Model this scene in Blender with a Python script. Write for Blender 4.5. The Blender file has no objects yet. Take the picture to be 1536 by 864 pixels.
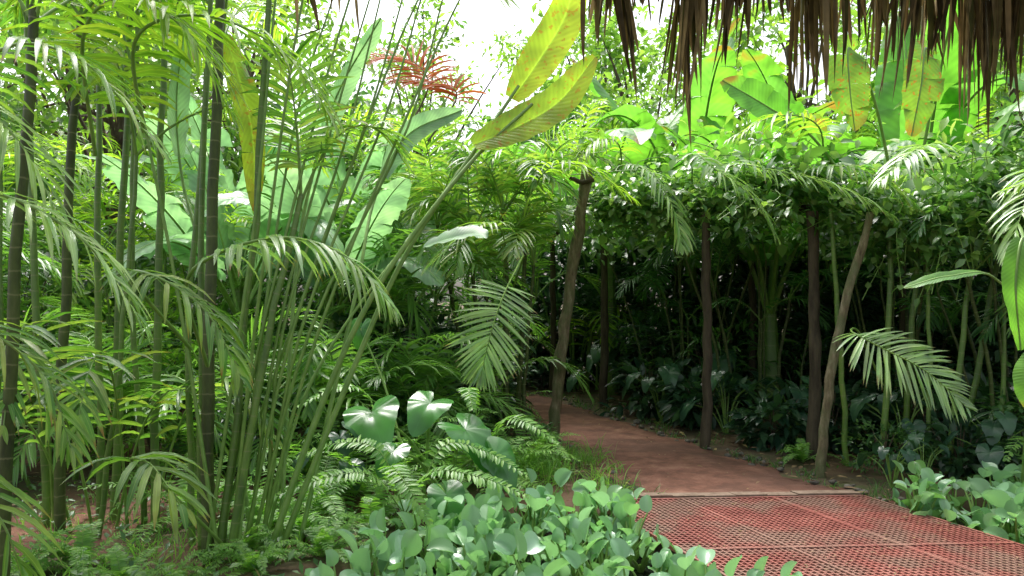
import bpy, math, numpy as np
from mathutils import Vector
R=np.random.default_rng(11)
A=np.array
sc=bpy.context.scene
# ------------------------------------------------------------------ helpers
def nrm(a): return a/np.maximum(np.linalg.norm(a,axis=-1,keepdims=True),1e-9)
class MB:
    def __init__(s): s.v=[];s.f=[];s.uv=[];s.m=[];s.n=0
    def add(s,V,F,UV,mat=0):
        s.v.append(V);s.f.append(F+s.n);s.uv.append(UV);s.m.append(np.full(len(F),mat,dtype=np.int32));s.n+=len(V)
    def mesh(s,name,mats,smooth=True):
        V=np.concatenate(s.v).astype(np.float32);F=np.concatenate(s.f).astype(np.int32);UV=np.concatenate(s.uv).astype(np.float32);M=np.concatenate(s.m)
        me=bpy.data.meshes.new(name)
        me.vertices.add(len(V));me.vertices.foreach_set('co',V.ravel())
        me.loops.add(F.size);me.loops.foreach_set('vertex_index',F.ravel())
        me.polygons.add(len(F));me.polygons.foreach_set('loop_start',np.arange(len(F),dtype=np.int32)*4)
        me.polygons.foreach_set('material_index',M)
        me.polygons.foreach_set('use_smooth',np.full(len(F),smooth))
        u=me.uv_layers.new(name='UVMap');u.data.foreach_set('uv',UV[F.ravel()].ravel())
        for m in mats: me.materials.append(m)
        me.update(calc_edges=True);me.validate()
        return me
def obj(name,me,loc=(0,0,0),rz=0,s=1,parent=None):
    o=bpy.data.objects.new(name,me);sc.collection.objects.link(o)
    o.location=loc;o.rotation_euler=(0,0,rz);o.scale=(s,s,s) if np.isscalar(s) else s
    if parent: o.parent=parent
    return o
DOWN=A([0,0,-1.])
lance=lambda t:np.clip(np.sin(np.pi*np.clip(t*0.93+0.07,0,1))**0.55*(1-t*0.25),0.03,1)
strap=lambda t:np.clip((1-t**4)*np.minimum(1,t*6+.35),0.03,1)
ovate=lambda t:np.clip(np.sin(np.pi*t**0.75)**0.8,0.03,1)
roundp=lambda t:np.clip(np.sin(np.pi*t**0.85)**0.55,0.04,1)
def leaves(mb,base,d,up,L,W,droop,prof=lance,nseg=4,fold=.3,mat=0,cols=3):
    base=np.asarray(base,float);N=len(base);d=nrm(np.asarray(d,float));up=np.asarray(up,float)
    if up.ndim==1: up=np.tile(up,(N,1))
    L=np.broadcast_to(L,(N,)).astype(float);W=np.broadcast_to(W,(N,)).astype(float);droop=np.broadcast_to(droop,(N,)).astype(float)
    t=np.linspace(0,1,nseg+1)
    T=[nrm(d+DOWN*(droop*tt)[:,None]) for tt in t]
    P=[base]
    for k in range(nseg): P.append(P[-1]+(T[k]+T[k+1])/2*(L/nseg)[:,None])
    P=np.stack(P,1);T=np.stack(T,1)
    S=nrm(np.cross(T,up[:,None,:]));Nn=np.cross(S,T)
    w=prof(t)[None,:]*W[:,None]/2
    cs=np.linspace(-1,1,cols)
    V=np.stack([P+S*(w*c)[...,None]+Nn*(w*fold*(abs(c)**1.4))[...,None] for c in cs],2)
    V=V.reshape(-1,3)
    K=nseg+1
    k,c=np.meshgrid(np.arange(nseg),np.arange(cols-1),indexing='ij')
    a=(k*cols+c).ravel();q=np.stack([a,a+1,a+1+cols,a+cols],1)
    F=(q[None]+(np.arange(N)*K*cols)[:,None,None]).reshape(-1,4)
    uu,vv=np.meshgrid(np.linspace(0,1,cols),t);UV=np.tile(np.stack([uu.ravel(),vv.ravel()],1),(N,1))
    mb.add(V,F,UV,mat)
def curve(pts,n):
    p=np.asarray(pts,float);p=np.vstack([2*p[0]-p[1],p,2*p[-1]-p[-2]]);m=len(p)-3
    out=[]
    for u in np.linspace(0,m-1e-6,n):
        i=int(u);f=u-i;a,b,c,d=p[i:i+4]
        out.append(.5*((2*b)+(c-a)*f+(2*a-5*b+4*c-d)*f*f+(3*b-a-3*c+d)*f**3))
    return A(out)
def tube(mb,P,r,sides=6,mat=0):
    P=np.asarray(P,float);K=len(P);r=np.broadcast_to(r,(K,)) if not np.isscalar(r) else np.full(K,r)
    T=nrm(np.gradient(P,axis=0));ref=A([0.13,0.99,0.05]) if abs(nrm(P[-1]-P[0])[1])<.85 else A([1,0,0.1])
    S=nrm(np.cross(T,ref));B=np.cross(S,T)
    an=np.linspace(0,2*np.pi,sides+1)
    V=P[:,None]+(S[:,None]*np.cos(an)[None,:,None]+B[:,None]*np.sin(an)[None,:,None])*r[:,None,None]
    k,c=np.meshgrid(np.arange(K-1),np.arange(sides),indexing='ij');a=(k*(sides+1)+c).ravel()
    F=np.stack([a,a+1,a+2+sides,a+1+sides],1)
    ln=np.concatenate([[0],np.cumsum(np.linalg.norm(np.diff(P,axis=0),axis=1))])
    uu,vv=np.meshgrid(np.linspace(0,1,sides+1),ln)
    mb.add(V.reshape(-1,3),F,np.stack([uu.ravel(),vv.ravel()],1),mat)
def frond(mb,P,up=(0,0,1),start=.2,n=26,L=.4,W=.03,droop=.8,lm=0,sm=1,r0=.012,rng=R,a0=20,a1=65,lift=.25,nseg=4,drop=0.0,prof=lance):
    P=np.asarray(P,float);K=len(P)
    T=nrm(np.gradient(P,axis=0));tube(mb,P,np.linspace(r0,r0*.25,K),5,sm)
    s=np.linspace(start,.995,n);s=np.clip(np.tile(s,2)+rng.normal(0,.25/n,2*n),0,1)
    if drop: keep=rng.random(2*n)>drop
    else: keep=np.ones(2*n,bool)
    sg=np.repeat([-1.,1.],n)[keep];s=s[keep]
    x=s*(K-1);i=np.clip(x.astype(int),0,K-2);f=(x-i)[:,None]
    b=P[i]*(1-f)+P[i+1]*f;t=nrm(T[i]*(1-f)+T[i+1]*f)
    S=nrm(np.cross(t,A(up,dtype=float)));N=np.cross(S,t)
    q=(s-start)/(1-start)
    a=np.radians(a0+(a1-a0)*q+rng.normal(0,4,len(s)))[:,None]
    d=S*sg[:,None]*np.cos(a)+t*np.sin(a)+N*(lift+rng.normal(0,.08,(len(s),1)))
    ll=L*np.clip(np.sin(np.pi*(.17+.78*q)),.15,1)**.7*rng.uniform(.85,1.1,len(s))
    leaves(mb,b,d,N+rng.normal(0,.15,N.shape),ll,W*rng.uniform(.8,1.15,len(s)),droop*rng.uniform(.6,1.3,len(s)),prof,nseg,.3,lm)
def arc(base,az,el,L,bend,K=12,rng=R):
    d=A([math.cos(az)*math.cos(el),math.sin(az)*math.cos(el),math.sin(el)]);P=[A(base,dtype=float)]
    for k in range(K-1): 
        t=k/(K-2);P.append(P[-1]+nrm(d+DOWN*bend*t**1.3)*L/(K-1))
    return A(P)
def bigleaf(mb,P,up=(0,0,1),W=.4,cols=7,mat=0,tear=0.0,rip=.03,rng=R,prof=None,edge=.45,vf=.35):
    K=len(P);T=nrm(np.gradient(P,axis=0));S=nrm(np.cross(T,A(up,dtype=float)));N=np.cross(S,T)
    t=np.linspace(0,1,K);pf=(prof or (lambda t:np.clip(np.sin(np.pi*np.clip(t*.94+.05,0,1))**.5,.03,1)))(t)
    for sg in (-1,1):
        cuts=[0]
        while cuts[-1]<K-1:
            cuts.append(min(K-1,cuts[-1]+(int(rng.integers(2,7)) if tear>0 else K)))
        for a,b in zip(cuts[:-1],cuts[1:]):
            ex=rng.normal(0,tear) if tear else 0
            rows=np.arange(a,b+1);c=np.linspace(0,1,cols)
            w=(pf[rows]*W/2)[:,None]
            rp=rip*np.sin(rows*1.9+sg)[:,None]*c[None]**2*W+rng.normal(0,rip*.3)*c[None]**2*W
            h=(vf*c[None]-(edge+ex)*c[None]**2)*w+rp
            V=P[rows][:,None]+S[rows][:,None]*(sg*c[None]*w)[...,None]+N[rows][:,None]*h[...,None]
            if tear: V=V+T[rows][:,None]*(c[None]**2*ex*.15*W)[...,None]
            nr=len(rows);k,cc=np.meshgrid(np.arange(nr-1),np.arange(cols-1),indexing='ij');q=(k*cols+cc).ravel()
            F=np.stack([q,q+1,q+1+cols,q+cols],1)
            uu=.5+.5*sg*np.tile(c,(nr,1));vv=np.tile(t[rows][:,None],(1,cols))
            mb.add(V.reshape(-1,3),F,np.stack([uu.ravel(),vv.ravel()],1),mat)
def heart(mb,c,nn,tip,size,mat=0,rng=R):
    c=A(c,dtype=float);nn=nrm(A(nn,dtype=float));tip=A(tip,dtype=float);tip=nrm(tip-nn*np.dot(tip,nn));sd=np.cross(nn,tip)
    th=np.linspace(-np.pi,np.pi,49);rr=np.linspace(0.02,1,8)
    r=(.60+.40*np.exp(-(th/.5)**2)+.06*np.exp(-((abs(th)-2.5)/.4)**2))*(1-.8*np.exp(-((abs(th)-np.pi)/.2)**2))*(1+.02*np.sin(9*th+rng.random()*6))
    X=rr[:,None]*np.sin(th)*r;Y=rr[:,None]*np.cos(th)*r
    ph=rng.random()*6
    Z=-.24*(X**2+Y**2)-.25*np.clip(Y,0,1)**2+.012*rr[:,None]**1.5*np.cos(11*th)[None]+.22*abs(X)+.05*np.sin(3*th+ph)[None]*rr[:,None]**2+.02*np.sin(7*th+ph)[None]*rr[:,None]**3
    V=c+(sd*X[...,None]+tip*Y[...,None]+nn*Z[...,None])*size
    m=len(th);k,cc=np.meshgrid(np.arange(len(rr)-1),np.arange(m-1),indexing='ij');q=(k*m+cc).ravel()
    mb.add(V.reshape(-1,3),np.stack([q,q+1,q+1+m,q+m],1),np.stack([.5+X.ravel()/2,.5+Y.ravel()/2],1),mat)
def box(mb,c,ax,ay,az,mat=0):
    c=A(c,dtype=float);ax,ay,az=[A(a,dtype=float) for a in (ax,ay,az)]
    cr=[(-1,-1,-1),(1,-1,-1),(1,1,-1),(-1,1,-1),(-1,-1,1),(1,-1,1),(1,1,1),(-1,1,1)]
    V=A([c+a*ax+b*ay+e*az for a,b,e in cr]);F=A([(0,3,2,1),(4,5,6,7),(0,1,5,4),(1,2,6,5),(2,3,7,6),(3,0,4,7)])
    mb.add(V,F,V[:,:2].copy(),mat)
# ------------------------------------------------------------------ materials
def newmat(name):
    m=bpy.data.materials.new(name);m.use_nodes=True;nt=m.node_tree;nt.nodes.clear();return m,nt
def N_(nt,t,**k):
    n=nt.nodes.new(t)
    for a,b in k.items(): setattr(n,a,b)
    return n
def ramp(nt,stops,src):
    r=N_(nt,'ShaderNodeValToRGB');e=r.color_ramp.elements
    while len(e)<len(stops): e.new(.5)
    for el,(p,c) in zip(e,stops): el.position=p;el.color=(*c,1) if len(c)==3 else c
    nt.links.new(src,r.inputs[0]);return r.outputs[0]
def math_(nt,op,a,b=None,c=None):
    n=N_(nt,'ShaderNodeMath',operation=op)
    for i,x in enumerate((a,b,c)):
        if x is None: continue
        if isinstance(x,(int,float)): n.inputs[i].default_value=x
        else: nt.links.new(x,n.inputs[i])
    return n.outputs[0]
def mixc(nt,f,a,b,bt='MIX'):
    n=N_(nt,'ShaderNodeMix',data_type='RGBA',blend_type=bt)
    for i,x in ((0,f),(6,a),(7,b)):
        if isinstance(x,(int,float)): n.inputs[i].default_value=x
        elif isinstance(x,tuple): n.inputs[i].default_value=(*x,1)
        else: nt.links.new(x,n.inputs[i])
    return n.outputs[2]
GAIN=1.15
def leafmat(name,cols,trans=.35,tmul=2.2,rough=.38,brown=.0,rib=.5,veins=0,radial=False,spec=.5,tint=(.92,1.0,.45),spots=0,gain=None,nzs=6,noise=None):
    g=gain or GAIN;cols=[(c[0]*g*1.05,c[1]*g,c[2]*g*1.35) for c in cols] if gain is None else [tuple(x*g for x in c) for c in cols]
    noise=(veins or radial or brown or spots) if noise is None else noise
    m,nt=newmat(name);geo=N_(nt,'ShaderNodeNewGeometry')
    rnd=geo.outputs['Random Per Island']
    n=len(cols);col=ramp(nt,[(i/(n-1)*.96+.02,c) for i,c in enumerate(cols)],rnd)
    tc=N_(nt,'ShaderNodeTexCoord')
    if noise:
        nz=N_(nt,'ShaderNodeTexNoise');nz.inputs['Scale'].default_value=nzs;nz.inputs['Detail'].default_value=1
        nt.links.new(tc.outputs['Object'],nz.inputs['Vector'])
        v=ramp(nt,[(.3,(.7,.7,.7)),(.7,(1.25,1.25,1.1))],nz.outputs[0]);col=mixc(nt,1.0,col,v,'MULTIPLY')
    sx=N_(nt,'ShaderNodeSeparateXYZ');nt.links.new(tc.outputs['UV'],sx.inputs[0]);U=sx.outputs[0];Vv=sx.outputs[1]
    bump=None
    au=math_(nt,'ABSOLUTE',math_(nt,'SUBTRACT',U,.5))
    if radial:
        an=math_(nt,'ARCTAN2',math_(nt,'SUBTRACT',U,.5),math_(nt,'SUBTRACT',Vv,.5))
        w=math_(nt,'ABSOLUTE',math_(nt,'SINE',math_(nt,'MULTIPLY',an,4.5)))
        vm=ramp(nt,[(0,(1,1,1)),(.06,(0,0,0))],w);col=mixc(nt,math_(nt,'MULTIPLY',vm,.35),col,tuple(min(1,c*1.8+.02) for c in cols[0]))
    else:
        if rib>.25: vm=ramp(nt,[(.0,(1,1,1)),(.05,(0,0,0))],au);col=mixc(nt,math_(nt,'MULTIPLY',vm,rib),col,tuple(min(1,c*1.9+.03) for c in cols[-1]))
        if veins:
            ph=math_(nt,'SINE',math_(nt,'MULTIPLY',math_(nt,'ADD',Vv,math_(nt,'MULTIPLY',au,-.25)),veins))
            bump=ph;sh=ramp(nt,[(0,(.92,.92,.92)),(1,(1.03,1.03,1.03))],math_(nt,'MULTIPLY_ADD',ph,.5,.5));col=mixc(nt,1.0,col,sh,'MULTIPLY')
    if brown:
        e=math_(nt,'ADD',math_(nt,'MULTIPLY',Vv,.7),math_(nt,'MULTIPLY',nz.outputs[0],.5))
        bm=ramp(nt,[(.90-brown*.12,(0,0,0)),(1.0,(1,1,1))],e);col=mixc(nt,bm,col,(.25,.15,.04))
    if spots:
        n2=N_(nt,'ShaderNodeTexNoise');n2.inputs['Scale'].default_value=26;nt.links.new(tc.outputs['Object'],n2.inputs['Vector'])
        sm=ramp(nt,[(.60,(0,0,0)),(.66,(1,1,1))],n2.outputs[0]);col=mixc(nt,math_(nt,'MULTIPLY',sm,spots),col,(.40,.14,.02))
    p=N_(nt,'ShaderNodeBsdfPrincipled');nt.links.new(col,p.inputs['Base Color'])
    p.inputs['Roughness'].default_value=rough;p.inputs['Specular IOR Level'].default_value=spec
    if bump is not None:
        b=N_(nt,'ShaderNodeBump');b.inputs['Strength'].default_value=.2;b.inputs['Distance'].default_value=.006;nt.links.new(bump,b.inputs['Height']);nt.links.new(b.outputs[0],p.inputs['Normal'])
    tr=N_(nt,'ShaderNodeBsdfTranslucent');tcl=mixc(nt,1.0,col,tuple(tmul*x for x in tint),'MULTIPLY');nt.links.new(tcl,tr.inputs[0])
    mx=N_(nt,'ShaderNodeMixShader');mx.inputs[0].default_value=trans;nt.links.new(p.outputs[0],mx.inputs[1]);nt.links.new(tr.outputs[0],mx.inputs[2])
    o=N_(nt,'ShaderNodeOutputMaterial');nt.links.new(mx.outputs[0],o.inputs[0]);return m
def solid(name,stops,scale=8,rough=.8,bumps=.4,rings=0,spec=.3,stretch=None,detail=4,coord='Object',bd=.02,patch=None):
    m,nt=newmat(name);tc=N_(nt,'ShaderNodeTexCoord');mp=N_(nt,'ShaderNodeMapping');nt.links.new(tc.outputs[coord],mp.inputs[0])
    if stretch: mp.inputs['Scale'].default_value=stretch
    nz=N_(nt,'ShaderNodeTexNoise');nz.inputs['Scale'].default_value=scale;nz.inputs['Detail'].default_value=detail;nz.inputs['Roughness'].default_value=.7;nt.links.new(mp.outputs[0],nz.inputs[0])
    col=ramp(nt,stops,nz.outputs[0]);h=nz.outputs[0]
    if patch:
        n2=N_(nt,'ShaderNodeTexNoise');n2.inputs['Scale'].default_value=patch[0];n2.inputs['Detail'].default_value=5;nt.links.new(tc.outputs[coord],n2.inputs[0])
        pm=ramp(nt,[(.45,(0,0,0)),(.6,(1,1,1))],n2.outputs[0]);col=mixc(nt,math_(nt,'MULTIPLY',pm,patch[2]),col,patch[1])
    if rings:
        sx=N_(nt,'ShaderNodeSeparateXYZ');nt.links.new(tc.outputs['UV'],sx.inputs[0])
        ph=math_(nt,'FRACT',math_(nt,'ADD',math_(nt,'MULTIPLY',sx.outputs[1],rings),math_(nt,'MULTIPLY',nz.outputs[0],.25)))
        rm=ramp(nt,[(0,(1,1,1)),(.07,(0,0,0)),(.95,(0,0,0)),(1,(1,1,1))],ph);col=mixc(nt,math_(nt,'MULTIPLY',rm,.6),col,(.24,.24,.12))
    p=N_(nt,'ShaderNodeBsdfPrincipled');nt.links.new(col,p.inputs['Base Color']);p.inputs['Roughness'].default_value=rough;p.inputs['Specular IOR Level'].default_value=spec
    if bumps:
        b=N_(nt,'ShaderNodeBump');b.inputs['Strength'].default_value=bumps;b.inputs['Distance'].default_value=bd;nt.links.new(h,b.inputs['Height']);nt.links.new(b.outputs[0],p.inputs['Normal'])
    o=N_(nt,'ShaderNodeOutputMaterial');nt.links.new(p.outputs[0],o.inputs[0]);return m
M_palm=leafmat('palm_leaflet',[(.05,.14,.02),(.09,.20,.03),(.13,.26,.04),(.07,.17,.03)],.4,2.2,.33)
M_palmh=leafmat('palm_leaflet_tipped',[(.05,.15,.02),(.09,.21,.03),(.14,.27,.04),(.20,.28,.05)],.4,2.2,.33,brown=.4)
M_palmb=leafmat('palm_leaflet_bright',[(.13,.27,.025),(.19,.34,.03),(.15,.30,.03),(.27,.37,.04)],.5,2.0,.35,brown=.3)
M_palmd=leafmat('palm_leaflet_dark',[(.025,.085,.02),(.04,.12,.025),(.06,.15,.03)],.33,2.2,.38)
M_pale=leafmat('palm_leaflet_lit',[(.15,.30,.08),(.21,.36,.10),(.29,.43,.13)],.38,1.7,.25,spec=.9,brown=.2)  # lit copy of the palm leaflet, white highlights put into its colour
M_ban=leafmat('banana_leaf',[(.08,.24,.03),(.12,.30,.035),(.10,.27,.05)],.46,2.0,.34,veins=150,brown=.1)
M_bany=leafmat('banana_leaf_yellowing',[(.24,.38,.03),(.32,.40,.035),(.22,.36,.03)],.48,1.7,.35,veins=150,brown=.3,spots=.6)
M_spot=leafmat('banana_leaf_spotted',[(.13,.27,.03),(.18,.30,.035)],.48,1.8,.35,veins=150,brown=.3,spots=.9)
M_banh=leafmat('banana_leaf_hazed',[(.16,.32,.13),(.22,.38,.16)],.42,1.7,.3,veins=150,tint=(.9,1,.7))  # whitish green: haze and bright light on these leaves are in the colour
M_vine=leafmat('vine_leaf',[(.035,.11,.02),(.08,.19,.03),(.13,.26,.05),(.20,.33,.08),(.05,.14,.025),(.10,.22,.04)],.36,2.0,.28,rib=.2,spec=.8)
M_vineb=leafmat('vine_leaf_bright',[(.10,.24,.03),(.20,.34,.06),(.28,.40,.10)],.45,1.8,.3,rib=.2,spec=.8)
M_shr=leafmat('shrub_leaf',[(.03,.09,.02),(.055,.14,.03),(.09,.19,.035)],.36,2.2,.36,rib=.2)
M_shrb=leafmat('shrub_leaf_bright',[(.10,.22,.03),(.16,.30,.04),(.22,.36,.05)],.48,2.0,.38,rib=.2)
M_shrd=leafmat('shrub_leaf_dark',[(.012,.042,.018),(.022,.062,.022),(.036,.085,.026)],.28,2,.3,rib=.2)  # very dark greens: shade beneath the pergola is put into the leaf colour
M_tree=leafmat('tree_leaf',[(.06,.15,.025),(.12,.23,.04),(.19,.31,.05),(.09,.19,.03)],.48,2.0,.42,rib=.2)
M_fern=leafmat('fern_pinna',[(.08,.20,.03),(.12,.27,.04),(.17,.32,.05)],.42,2.0,.4,rib=.2)
M_ear=leafmat('elephant_ear_leaf',[(.035,.13,.022),(.05,.17,.03),(.04,.15,.025)],.28,2.0,.22,radial=True,spec=.6)
M_hya=leafmat('water_hyacinth_leaf',[(.15,.31,.12),(.21,.38,.17),(.17,.34,.10),(.28,.46,.24),(.12,.27,.05),(.24,.42,.20)],.33,1.5,.26,rib=.1,spec=.8,tint=(.85,1,.55))
M_dead=leafmat('dead_frond',[(.36,.09,.02),(.45,.13,.03),(.30,.10,.03)],.45,1.8,.6,tint=(1,.8,.6),gain=1)
M_that=leafmat('thatch_strand',[(.04,.035,.02),(.10,.08,.045),(.32,.27,.16),(.05,.04,.022),(.12,.10,.045),(.07,.08,.03),(.26,.20,.11)],.18,1.5,.85,rib=.1,tint=(1,.85,.6),spec=.15,gain=1.05,noise=True,nzs=20)
M_lit=leafmat('litter_leaf',[(.16,.10,.05),(.25,.16,.08),(.10,.06,.03),(.30,.22,.08)],.1,1.4,.7,tint=(1,.8,.6),gain=.85,rib=.1)
M_stem=solid('palm_cane',[(.3,(.06,.12,.025)),(.6,(.13,.23,.04)),(.8,(.22,.28,.06))],9,.4,.15,rings=9,spec=.5,stretch=(1,1,.35))
M_stemd=solid('palm_cane_dark',[(.3,(.035,.045,.018)),(.6,(.08,.11,.03)),(.85,(.17,.17,.08))],9,.5,.2,rings=8,stretch=(1,1,.35))
M_pet=solid('petiole',[(.3,(.12,.24,.04)),(.7,(.20,.33,.07))],12,.4,.0,spec=.5,detail=1)
M_bark=solid('bark',[(.3,(.05,.04,.025)),(.55,(.12,.09,.06)),(.8,(.19,.16,.11))],14,.9,.8,stretch=(1,1,.25))
M_wood=solid('weathered_pole',[(.3,(.07,.055,.03)),(.5,(.17,.14,.08)),(.7,(.30,.26,.17))],22,.88,.9,stretch=(1,1,.25),detail=6,patch=(6,(.09,.12,.045),.6))
M_woodd=solid('dark_pole',[(.3,(.03,.024,.015)),(.7,(.10,.08,.05))],16,.85,.7,stretch=(1,1,.2))
# ------------------------------------------------------------------ ground
def sstep(x,a,b): t=np.clip((x-a)/(b-a),0,1);return t*t*(3-2*t)
def pond(x,y):
    w=.12*np.sin(x*3.1)+.1*np.sin(y*4+1)
    lb=-1.15+.5*(y-4)
    left=sstep(x,lb+w-.25,lb+w+.2)
    far=1-sstep(y,5.6+w*.6-.2+.45*sstep(x,2.9,3.3),5.75+w*.6+.1+.45*sstep(x,2.9,3.3))
    near=sstep(y,2.3,2.6);rt=1-sstep(x,6,6.5)
    return left*far*near*rt
def hz(x,y):
    return .05*np.sin(x*1.7+1)*np.sin(y*1.3)+.025*np.sin(x*5.3+y*2)*np.sin(y*4.7)-.02
PATH=curve([(2.05,5.6,0),(1.85,6.3,0),(1.45,7.6,0),(.95,9.2,0),(.45,10.8,0),(-.2,12.4,0),(-1.3,14,0)],60)
PW=np.interp(np.linspace(0,1,60),[0,.12,.3,.6,1],[1.0,.85,.78,.62,.55])
SIDE=curve([(.9,7.8,0),(-.4,7.3,0),(-1.9,6.6,0),(-2.7,5.9,0),(-3.5,4.95,0),(-4.6,4.2,0)],50)
def pdist(x,y,C): return np.min(np.hypot(x[...,None]-C[:,0],y[...,None]-C[:,1]),axis=-1)
def gh(x,y):
    x=np.asarray(x,float);y=np.asarray(y,float)
    f=np.clip(pdist(x,y,PATH)/1.2-.6,0,1)*np.clip(pdist(x,y,SIDE)/.9-.4,0,1)
    return hz(x,y)*f-.45*pond(x,y)-.012
xs=np.concatenate([np.linspace(-300,-14,8),np.linspace(-12,12,220),np.linspace(14,300,8)])
ys=np.concatenate([np.linspace(-80,-3,6),np.linspace(-2,18,190),np.linspace(20,500,10)])
X,Y=np.meshgrid(xs,ys);Z=gh(X.ravel(),Y.ravel()).reshape(X.shape)
nx=len(xs);k,c=np.meshgrid(np.arange(len(ys)-1),np.arange(nx-1),indexing='ij');q=(k*nx+c).ravel()
M_soil=solid('jungle_soil',[(.3,(.04,.035,.02)),(.5,(.09,.07,.04)),(.62,(.06,.08,.025)),(.8,(.15,.11,.07))],3.2,.95,.8,detail=8,patch=(1.3,(.15,.075,.05),.6))
mb=MB();mb.add(np.stack([X,Y,Z],-1).reshape(-1,3),np.stack([q,q+1,q+1+nx,q+nx],1),np.stack([X.ravel(),Y.ravel()],1));obj('ground',mb.mesh('ground',[M_soil]))
M_dirt=solid('red_dirt',[(.32,(.075,.034,.022)),(.45,(.14,.064,.042)),(.56,(.19,.09,.06)),(.7,(.27,.15,.105))],4.5,.92,1.0,detail=14,patch=(1.1,(.085,.043,.03),.7),bd=.03)
def strip(name,C,Wd,mat,z=.006,cols=24):
    T=nrm(np.gradient(C,axis=0));S=np.cross(T,A([0,0,1.]))
    cs=np.linspace(-1,1,cols);k=np.arange(len(C))
    wl=Wd*(1+.10*np.sin(k*.9)+.07*np.sin(k*2.3+1));wr=Wd*(1+.09*np.sin(k*.8+2)+.08*np.sin(k*1.9))
    V=C[:,None]+S[:,None]*np.where(cs<0,wl[:,None]*cs,wr[:,None]*cs)[...,None]
    V[...,2]=z-.03*np.abs(cs)**6+(.008*np.sin(V[...,0]*7)*np.sin(V[...,1]*6+1)+.005*np.sin(V[...,0]*17+V[...,1]*5)*np.sin(V[...,1]*13))*(1-np.abs(cs)**4)
    kk,cc=np.meshgrid(np.arange(len(C)-1),np.arange(cols-1),indexing='ij');q=(kk*cols+cc).ravel()
    mb=MB();mb.add(V.reshape(-1,3),np.stack([q,q+1,q+1+cols,q+cols],1),V[...,:2].reshape(-1,2).copy());return obj(name,mb.mesh(name,[mat]))
strip('dirt_path',PATH,PW,M_dirt,.022);strip('side_path',SIDE,np.full(50,.55),M_dirt,.012)
m,nt=newmat('pond_water');p=N_(nt,'ShaderNodeBsdfPrincipled');p.inputs['Base Color'].default_value=(.012,.018,.010,1);p.inputs['Roughness'].default_value=.08
nz=N_(nt,'ShaderNodeTexNoise');nz.inputs['Scale'].default_value=4;b=N_(nt,'ShaderNodeBump');b.inputs['Strength'].default_value=.08;nt.links.new(nz.outputs[0],b.inputs['Height']);nt.links.new(b.outputs[0],p.inputs['Normal'])
o=N_(nt,'ShaderNodeOutputMaterial');nt.links.new(p.outputs[0],o.inputs[0]);M_wat=m
mb=MB();mb.add(A([(-2.6,2.2,-.16),(6.8,2.2,-.16),(6.8,6.6,-.16),(-2.6,6.6,-.16)],dtype=float),A([(0,1,2,3)]),np.zeros((4,2)));obj('pond_water',mb.mesh('pond_water',[M_wat]))
# ------------------------------------------------------------------ grating walkway
M_red=solid('red_grating_plastic',[(.3,(.16,.045,.035)),(.55,(.27,.085,.065)),(.8,(.38,.20,.16))],3,.5,.15,spec=.4,detail=8,patch=(2.2,(.19,.13,.095),.7))
gO=A([1.0,5.80,.03]);gu=A([.35,-.937,0]);gv=nrm(A([1,.06,0]))
wk=bpy.data.objects.new('grating_walkway',None);sc.collection.objects.link(wk)
mb=MB();a0,a1=-.38,1.80;b0,b1=0.0,4.0;sp=.042
na=[a0,.33,1.06,a1]
for j in range(int((b1-b0)/sp)+1):
    b=b0+j*sp;box(mb,gO+gu*b+gv*(a0+a1)/2+A([0,0,-.003]),gv*(a1-a0)/2,gu*.006,(0,0,.014))
for i in range(int((a1-a0)/sp)+1):
    a=a0+i*sp;box(mb,gO+gv*a+gu*(b0+b1)/2,gu*(b1-b0)/2,gv*.006,(0,0,.014))
obj('grate_bars',mb.mesh('grate_bars',[M_red],False),parent=wk)
mb=MB()
for a in na: box(mb,gO+gv*a+gu*(b0+b1)/2+A([0,0,.001]),gu*(b1-b0)/2,gv*.010,(0,0,.016))
for b in (b0,1.22,2.44,3.66): box(mb,gO+gu*b+gv*(a0+a1)/2+A([0,0,.002]),gv*(a1-a0)/2,gu*.010,(0,0,.0165))
obj('frame_bars',mb.mesh('frame_bars',[M_red],False),parent=wk)
mb=MB()
for a in (a0+.1,.33,1.06,a1-.1): box(mb,gO+gv*a+gu*(b0+b1)/2+A([0,0,-.075]),gu*(b1-b0)/2,gv*.03,(0,0,.05))
obj('support_joists',mb.mesh('support_joists',[M_woodd],False),parent=wk)
M_conc=solid('worn_concrete',[(.3,(.12,.08,.055)),(.7,(.26,.19,.14))],14,.9,.6)
mb=MB();
for i in range(7):
    a=a0+.4+(a1-a0-.4)/7*(i+.5);box(mb,gO+gv*a-gu*.075+A([0,R.normal(0,.006),-.03+R.normal(0,.004)]),gv*(a1-a0-.4)/14*.985,gu*.05,(0,0,.06))
obj('concrete_kerb',mb.mesh('concrete_kerb',[M_conc],False))
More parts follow.
